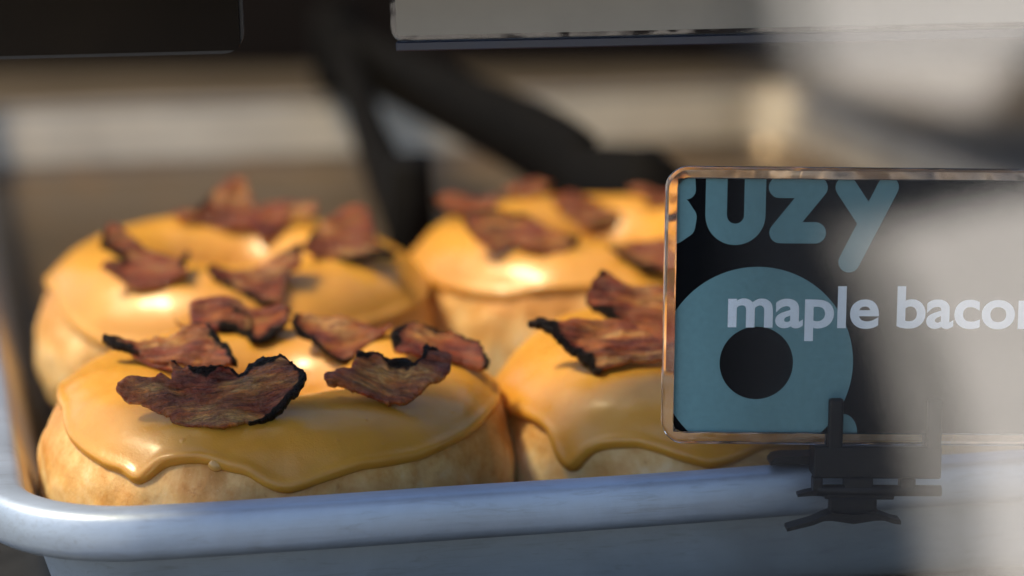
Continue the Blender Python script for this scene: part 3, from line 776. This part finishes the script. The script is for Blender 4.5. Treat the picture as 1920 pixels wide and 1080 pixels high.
BLAB = {
    'P1': 'largest bacon piece, burnt black on its right rim, at the front of the corner donut',
    'P2': 'bacon piece with a curled black top edge on the right front of the corner donut',
    'P3': 'arched bacon piece with a thin black rim at the far right of the corner donut',
    'P4': 'dark red four sided bacon piece with black lower edge behind the corner donut hole',
    'P5': 'long bacon piece with a folded dark strip, left rear of the largest piece',
    'P6': 'orange bacon piece with a black hooked curl at the rear of the corner donut',
    'B1': 'crumpled dark bacon piece on the left side of the rear left donut',
    'B2': 'upright pointed orange bacon piece at the far back of the rear left donut',
    'B3': 'dark red V shaped bacon piece beside the upright one on the rear left donut',
    'B4': 'orange bacon piece with a black lower lip on the right of the rear left donut',
    'B5': 'slanting narrow bacon piece with a black edge over the hole of the rear left donut',
    'C1': 'flat bacon piece at the left back of the donut before the tongs',
    'C2': 'wide bacon piece with black ends on the left front of the donut before the tongs',
    'C3': 'dark bacon piece with a black right tip, middle of the donut before the tongs',
    'C4': 'small thin bacon piece on the far edge of the donut before the tongs',
    'C5': 'black edged bacon piece behind the sign edge on the rear donut',
    'C6': 'bacon piece under the tongs tip at the far right of the rear donut',
    'D1': 'lower bacon piece with a pointed black tip beside the sign, under another piece',
    'D2': 'upper bacon piece leaning on another beside the sign on the front right donut',
}
made = {}
for i, (k, D) in enumerate(BACON.items()):
    ob = build_bacon(k, D, i + 1)
    made[k] = ob
    if D['fold']:
        par = made[D['fold']]
        ob.location = ob.location - par.location
        ob.parent = par
    else:
        tag(ob, BLAB[k], 'bacon', 'bacon pieces on the donuts')

# ------------------------------------------------------------------ the name sign
S_O = Vector((0.118819, 0.003793, 0.033449))
S_X = Vector((0.977904, -0.208714, -0.011952)).normalized()
S_N = Vector((-0.207405, -0.975765, 0.069756)).normalized()
S_Y = S_N.cross(S_X).normalized()
MM = .001

def sp3(x, y, n=0.0):
    return S_O + (S_X * x + S_Y * y + S_N * n) * MM

def clip_poly(P, x0, x1, y0, y1):
    for ax, lim, sgn in ((0, x0, 1), (0, x1, -1), (1, y0, 1), (1, y1, -1)):
        out = []
        for i in range(len(P)):
            a, b = P[i], P[(i + 1) % len(P)]
            ia, ib = (a[ax] - lim) * sgn >= 0, (b[ax] - lim) * sgn >= 0
            if ia:
                out.append(a)
            if ia != ib:
                t = (lim - a[ax]) / (b[ax] - a[ax])
                out.append((a[0] + (b[0] - a[0]) * t, a[1] + (b[1] - a[1]) * t))
        P = out
        if len(P) < 3:
            return []
    return P

def capsule(a, b, r, n=12):
    t = atan2(b[1] - a[1], b[0] - a[0])
    P = [(b[0] + r * cos(t - pi / 2 + pi * k / n), b[1] + r * sin(t - pi / 2 + pi * k / n)) for k in range(n + 1)]
    P += [(a[0] + r * cos(t + pi / 2 + pi * k / n), a[1] + r * sin(t + pi / 2 + pi * k / n)) for k in range(n + 1)]
    return P

def print_shape(name, polys, height, mat, parent, box, union=True):
    """flat print: the union of convex outlines (mm on the card), cut at the card's edge"""
    pts, faces = [], []
    for P in polys:
        P = clip_poly(P, *box)
        if len(P) < 3:
            continue
        faces.append(list(range(len(pts), len(pts) + len(P))))
        pts += [Vector(p) for p in P]
    if not union:
        return mesh_obj(name, [sp3(v.x, v.y, height) for v in pts], faces, mat, parent, False)
    res = delaunay_2d_cdt(pts, [], faces, 1, 1e-5)
    return mesh_obj(name, [sp3(v.x, v.y, height) for v in res[0]], [tuple(f) for f in res[2]], mat, parent, False)

def stroke(pts, r):
    return [capsule(a, b, r) for a, b in zip(pts[:-1], pts[1:])]

SW, SH = 92.0, 50.8
CARD = (2.15, 89.8, 2.1, 48.65)
sign = thing('sign_holder', 'clear framed black name sign reading maple bacon, clipped to the front rim', 'sign', sp3(SW / 2, 0))

def ring_frame(name, w, h, rc, bw, t0, t1, mat, parent, n=10):
    def rr(d):
        r = max(rc - d, .6)
        out = []
        for cx, cy, a0 in ((w - d - r, d + r, -pi / 2), (w - d - r, h - d - r, 0), (d + r, h - d - r, pi / 2), (d + r, d + r, pi)):
            for k in range(n + 1):
                a = a0 + pi / 2 * k / n
                out.append((cx + r * cos(a), cy + r * sin(a)))
        return out
    prof = [(0.5, t1), (.15, t1 - .15), (0, t1 - .5), (0, t0 + .5), (.15, t0 + .15), (.5, t0), (bw, t0), (bw, t1)]
    verts, faces = [], []
    for d, z in prof:
        verts += [sp3(x, y, z) for x, y in rr(d)]
    m = 4 * (n + 1)
    P = len(prof)
    for i in range(P):
        for k in range(m):
            a, b = i * m + k, i * m + (k + 1) % m
            c, e = ((i + 1) % P) * m + (k + 1) % m, ((i + 1) % P) * m + k
            faces.append((a, b, c, e))
    o = mesh_obj(name, verts, faces, mat, parent, False)
    fix_normals(o)
    return o

ring_frame('clear_frame', SW, SH, 4.2, 2.05, -1.6, 1.6, M_CLEAR, sign)
bm = bmesh.new()
add_box(bm, S_O, S_X, S_Y, S_N, CARD[0] * MM, CARD[1] * MM, CARD[2] * MM, CARD[3] * MM, -.4 * MM, .4 * MM, .00008, 1)
card = bm_obj('card', bm, M_CARD, sign)
LR = 1.95
H1 = .47
print_shape('letter', stroke([(-1.0, 49.6), (3.5, 49.4), (3.7, 46.6), (0, 46.2)], LR * .9) + stroke([(0, 43.6), (2.6, 43.3), (3.75, 41.6), (3.5, 39.9), (1.8, 38.7), (-2, 38.5)], LR), H1, M_TEAL, card, CARD)
ua = [(9.2, 50.5), (9.2, 42.0)] + [(12.72 - 3.5 * cos(a), 42.0 - 3.45 * sin(a)) for a in np.linspace(0, pi, 17)[1:-1]] + [(16.22, 42.0), (16.22, 50.5)]
print_shape('letter', stroke(ua, LR), H1, M_TEAL, card, CARD)
print_shape('letter', stroke([(20.6, 47.2), (27.4, 47.2), (20.9, 38.95), (27.3, 38.95)], LR), H1, M_TEAL, card, CARD)
print_shape('letter', stroke([(32.7, 47.3), (36.6, 41.6)], LR) + stroke([(40.3, 47.4), (33.6, 33.7)], LR), H1, M_TEAL, card, CARD)
rc, r1, r0 = (17.15, 14.95), 17.7, 6.72
seg = 96
ann = []
for k in range(seg):
    a, b = 2 * pi * k / seg, 2 * pi * (k + 1) / seg
    ann.append([(rc[0] + r1 * cos(a), rc[1] + r1 * sin(a)), (rc[0] + r1 * cos(b), rc[1] + r1 * sin(b)), (rc[0] + r0 * cos(b), rc[1] + r0 * sin(b)), (rc[0] + r0 * cos(a), rc[1] + r0 * sin(a))])
print_shape('ring_emblem', ann, H1, M_TEAL, card, CARD, False)
print_shape('emblem_corner', [[(33.4 + 2.6 * cos(a), 2.0 + 3.6 * sin(a)) for a in np.linspace(0, pi, 16)]], H1 + .02, M_TEAL, card, CARD)

def text_shape(body, x0, x1, y_base, xh, mat, parent, height, name='lettering'):
    cu = bpy.data.curves.new('text', 'FONT')
    cu.body = body
    cu.size = 1.0
    cu.offset = .023
    cu.resolution_u = 6
    t = bpy.data.objects.new('text', cu)
    C.objects.link(t)
    dg = bpy.context.evaluated_depsgraph_get()
    me = bpy.data.meshes.new_from_object(t.evaluated_get(dg))
    vs = np.array([v.co[:] for v in me.vertices])
    fs = [tuple(p.vertices) for p in me.polygons]
    bpy.data.objects.remove(t); bpy.data.curves.remove(cu); bpy.data.meshes.remove(me)
    sx = (x1 - x0) / np.ptp(vs[:, 0])
    sy = xh / TEXT_XH
    vs[:, 0] = x0 + (vs[:, 0] - vs[:, 0].min()) * sx
    vs[:, 1] = y_base + vs[:, 1] * sy
    return mesh_obj(name, [sp3(v[0], v[1], height) for v in vs], fs, mat, parent, False)

TEXT_XH = .50
text_shape('maple', 11.75, 39.35, 21.75, 5.3, M_TEXT, card, H1 + .06)
text_shape('bacon', 42.6, 69.7, 21.85, 5.3, M_TEXT, card, H1 + .06)

# ------------------------------------------------------------------ the clip that holds it
def sbox(bm, x0, x1, y0, y1, n0, n1, bev=.25):
    add_box(bm, S_O, S_X, S_Y, S_N, x0 * MM, x1 * MM, y0 * MM, y1 * MM, n0 * MM, n1 * MM, bev * MM)

clip = thing('sign_clip', 'black plastic hinged clip gripping the front rim below the name sign', 'clip', sp3(39.5, -14, 2))
for x0 in (30.3, 48.4):
    bm = bmesh.new()
    sbox(bm, x0, x0 + 2.7, -.6, 8.9, 1.9, 3.4, .5)
    sbox(bm, x0, x0 + 2.7, -.6, 6.5, -3.4, -1.9, .5)
    bm_obj('prong', bm, M_BLACK, clip)
bm = bmesh.new()
sbox(bm, 27.8, 51.2, -5.9, .02, -3.4, 3.4, .35)
bm_obj('holder_block', bm, M_BLACK, clip)
bm = bmesh.new()
for x0, x1 in ((27.6, 29.4), (33.4, 38.6), (43.6, 46.4)):
    sbox(bm, x0, x1, -8.2, -5.6, 1.2, 4.4, .3)
bm_obj('hinge_lugs', bm, M_BLACK, clip)
bm = bmesh.new()
add_tube(bm, [sp3(28.4, -8.05, 3.6), sp3(51.2, -7.95, 3.6)], .00105, 14)
bm_obj('hinge_pin', bm, M_BLACK, clip, True)
bm = bmesh.new()
sbox(bm, 29.8, 42.6, -9.6, -7.4, 1.0, 4.3, .3)
sbox(bm, 30.6, 39.4, -13.4, -9.2, 2.6, 4.6, .4)
bm_obj('lower_lever', bm, M_BLACK, clip)

def wing(name, pts, half, parent):
    """a curved strip, pts = (x, y, n) in the sign's frame, half = half depth along the normal"""
    verts, faces = [], []
    for x, y, n, t in pts:
        verts += [sp3(x, y + t, n - half), sp3(x, y + t, n + half), sp3(x, y - t, n + half), sp3(x, y - t, n - half)]
    for i in range(len(pts) - 1):
        for k in range(4):
            a, b = i * 4 + k, i * 4 + (k + 1) % 4
            faces.append((a, b, b + 4, a + 4))
    faces += [(3, 2, 1, 0), tuple(len(verts) - 4 + k for k in range(4))]
    o = mesh_obj(name, verts, faces, M_BLACK, parent, False)
    fix_normals(o)
    return o

wing('lower_jaw', [(22.9, -14.9, 4.0, .30), (24.2, -14.5, 4.0, .35), (27.5, -13.6, 4.0, .42), (29.5, -12.7, 4.0, .5), (31, -12.4, 4.0, .75), (35, -12.9, 4.0, .8), (39, -12.3, 4.0, .75), (40.6, -12.6, 4.0, .45), (42.3, -13.2, 4.0, .4), (43.6, -13.4, 4.0, .35)], 2.2, clip)
wing('upper_jaw', [(25.0, -9.1, 2.2, .25), (26.5, -8.8, 2.2, .4), (28.0, -8.6, 2.2, .5), (30.0, -8.6, 2.2, .6)], 1.4, clip)
wing('inner_jaw', [(20.7, -4.6, -6.0, .3), (21.3, -4.1, -6.0, .6), (23.0, -3.9, -6.0, .75), (28, -3.8, -6.0, .8), (51, -3.8, -6.0, .8)], 3.0, clip)

# ------------------------------------------------------------------ the tongs lying across the pan
tongs = thing('serving_tongs', 'black serving tongs lying open across the back rim of the pan', 'tongs', (.1448, .535, .027))

def strip(bm, pts, heights, thick):
    """upright strip along pts (x, y, zmid) of varying height"""
    rings = []
    for i, p in enumerate(pts):
        a = Vector(pts[max(i - 1, 0)]); b = Vector(pts[min(i + 1, len(pts) - 1)])
        t = (b - a); t.z = 0; t.normalize()
        s = Vector((-t.y, t.x, 0))
        h = heights[i] / 2
        p = Vector(p)
        prof = [(-1, -1), (-1.25, 0), (-1, 1), (1, 1), (1.25, 0), (1, -1)]
        rings.append([bm.verts.new(p + s * (thick / 2 * u) + Vector((0, 0, h * w))) for u, w in prof])
    n = len(rings[0])
    for a, b in zip(rings[:-1], rings[1:]):
        for k in range(n):
            bm.faces.new((a[k], a[(k + 1) % n], b[(k + 1) % n], b[k]))
    bm.faces.new(rings[0][::-1]); bm.faces.new(rings[-1])

def smooth_path(pts, k=6):
    out = []
    n = len(pts)
    for i in range(n - 1):
        p0, p1, p2, p3 = (np.array(pts[max(i - 1, 0)]), np.array(pts[i]), np.array(pts[i + 1]), np.array(pts[min(i + 2, n - 1)]))
        for j in range(k):
            t = j / k
            out.append(tuple(.5 * ((2 * p1) + (-p0 + p2) * t + (2 * p0 - 5 * p1 + 4 * p2 - p3) * t * t + (-p0 + 3 * p1 - 3 * p2 + p3) * t ** 3)))
    out.append(tuple(pts[-1]))
    return out

for pts, hs, tip, tip_h in TONG_ARMS:
    q = smooth_path([tuple(p) + (h,) for p, h in zip(pts, hs)])
    bm = bmesh.new()
    strip(bm, [p[:3] for p in q], [p[3] for p in q], .007)
    arm = bm_obj('arm', bm, M_TONG, tongs, True)
    q = smooth_path([tuple(p) + (h,) for p, h in zip(tip, tip_h)])
    bm = bmesh.new()
    strip(bm, [p[:3] for p in q], [p[3] for p in q], .010)
    bm_obj('gripping_tip', bm, M_TONG, arm, True)
bm = bmesh.new()
add_tube(bm, [(.1448, .535, .029), (.1448, .535, .034), (.1448, .535, .058), (.1448, .535, .062)], [.007, .0095, .0095, .006], 20)
bm_obj('hinge', bm, M_TONG, tongs, True)

# ------------------------------------------------------------------ sign holders of the tray above, under an unseen shelf shaped to shade the pan
RA, RB = Vector((-.034, .006, 0)), Vector((.45, .006, 0))
rd = (RB - RA).normalized(); rn = Vector((rd.y, -rd.x, 0))
bm = bmesh.new()
add_box(bm, RA, rd, -rn, Z, 0, (RB - RA).length, -.034, .034, .127, .142, .002)  # out of view; sized by the shadow it drops on the front donuts
add_box(bm, Vector((0, 0, 0)), X, Y, Z, .245, .45, .043, .52, .127, .142, .002)  # added wing, unseen, to shade the right rear of the pan
o = bm_obj('shelf_and_shade_wing', bm, M_BLACK); tag(o, 'unseen black shelf with two sign holders hanging from it, and an added wing shading the pan', 'shelf')

def hanging(label, P0, P1, edge_mat, rc, card_mat, lean, border):
    """P0, P1: plan points of its lower edge; zlo their heights"""
    P0, P1 = Vector(P0), Vector(P1)
    ax = (P1 - P0); L = ax.length; ax.normalize()
    up = Vector((-lean * ax.x, -lean * ax.y, 1)).normalized()
    up = (up - ax * up.dot(ax)).normalized()
    nn = ax.cross(up).normalized()
    root = thing('hanging_sign_holder', label, 'sign', P0)
    Hh = .045
    def outline(d, r, n=8):
        r = max(r - d, .0006)
        pts = []
        for cx, cy, a0 in ((L - d - r, d + r, -pi / 2), (L - d - r, Hh - d - r, 0), (d + r, Hh - d - r, pi / 2), (d + r, d + r, pi)):
            for k in range(n + 1):
                a = a0 + pi / 2 * k / n
                pts.append((cx + r * cos(a), cy + r * sin(a)))
        return pts
    def slab(name, d, r, t0, t1, mat):
        P = outline(d, r); n = len(P)
        verts = [P0 + ax * x + up * y + nn * t for t in (t0, t1) for x, y in P]
        faces = [tuple(range(n))[::-1], tuple(range(n, 2 * n))] + [(k, (k + 1) % n, (k + 1) % n + n, k + n) for k in range(n)]
        o = mesh_obj(name, verts, faces, mat, root, False)
        fix_normals(o)
        return o
    slab('back_sheet', 0, rc, -.0016, -.0006, M_SLEEVE if edge_mat else M_SMOKE)
    slab('card', border, rc * .5, -.0004, .0004, card_mat)
    if edge_mat:
        eb = bmesh.new()
        add_box(eb, P0, ax, up, nn, .001, L - .001, -.0016, .0001, -.0018, .0008, .0002, 1)
        bm_obj('blue_edge', eb, edge_mat, root)
    return root

hanging('dark sign card in a clear sleeve hanging at the upper left', (-.006, .0489, .1017), (.0478, .0363, .1031), None, .004, M_DARKCARD, 0, .0007)
hanging('pale grey sign card with a blue lower edge hanging at the upper right', (.0740, .0300, .1052), (.30, -.0455, .1130), M_NAVY, .0025, M_GREY, -.2, .0012)

# ------------------------------------------------------------------ the window pane at the right
bm = bmesh.new()
add_box(bm, Vector((0, 0, 0)), X, Y, Z, PANE_X0, .80, -.2512, -.250, -.945, .70)
o = bm_obj('glass_pane', bm, M_PANE)
o.data.materials.append(M_EDGE_BLACK)      # edge faces blackened to stop their glare; added, not a real seal
for f in o.data.polygons:
    if abs(f.normal.y) < .5:
        f.material_index = 1
tag(o, 'sliding glass pane over the right of the sign, mirroring the bright pavement', 'glass pane')
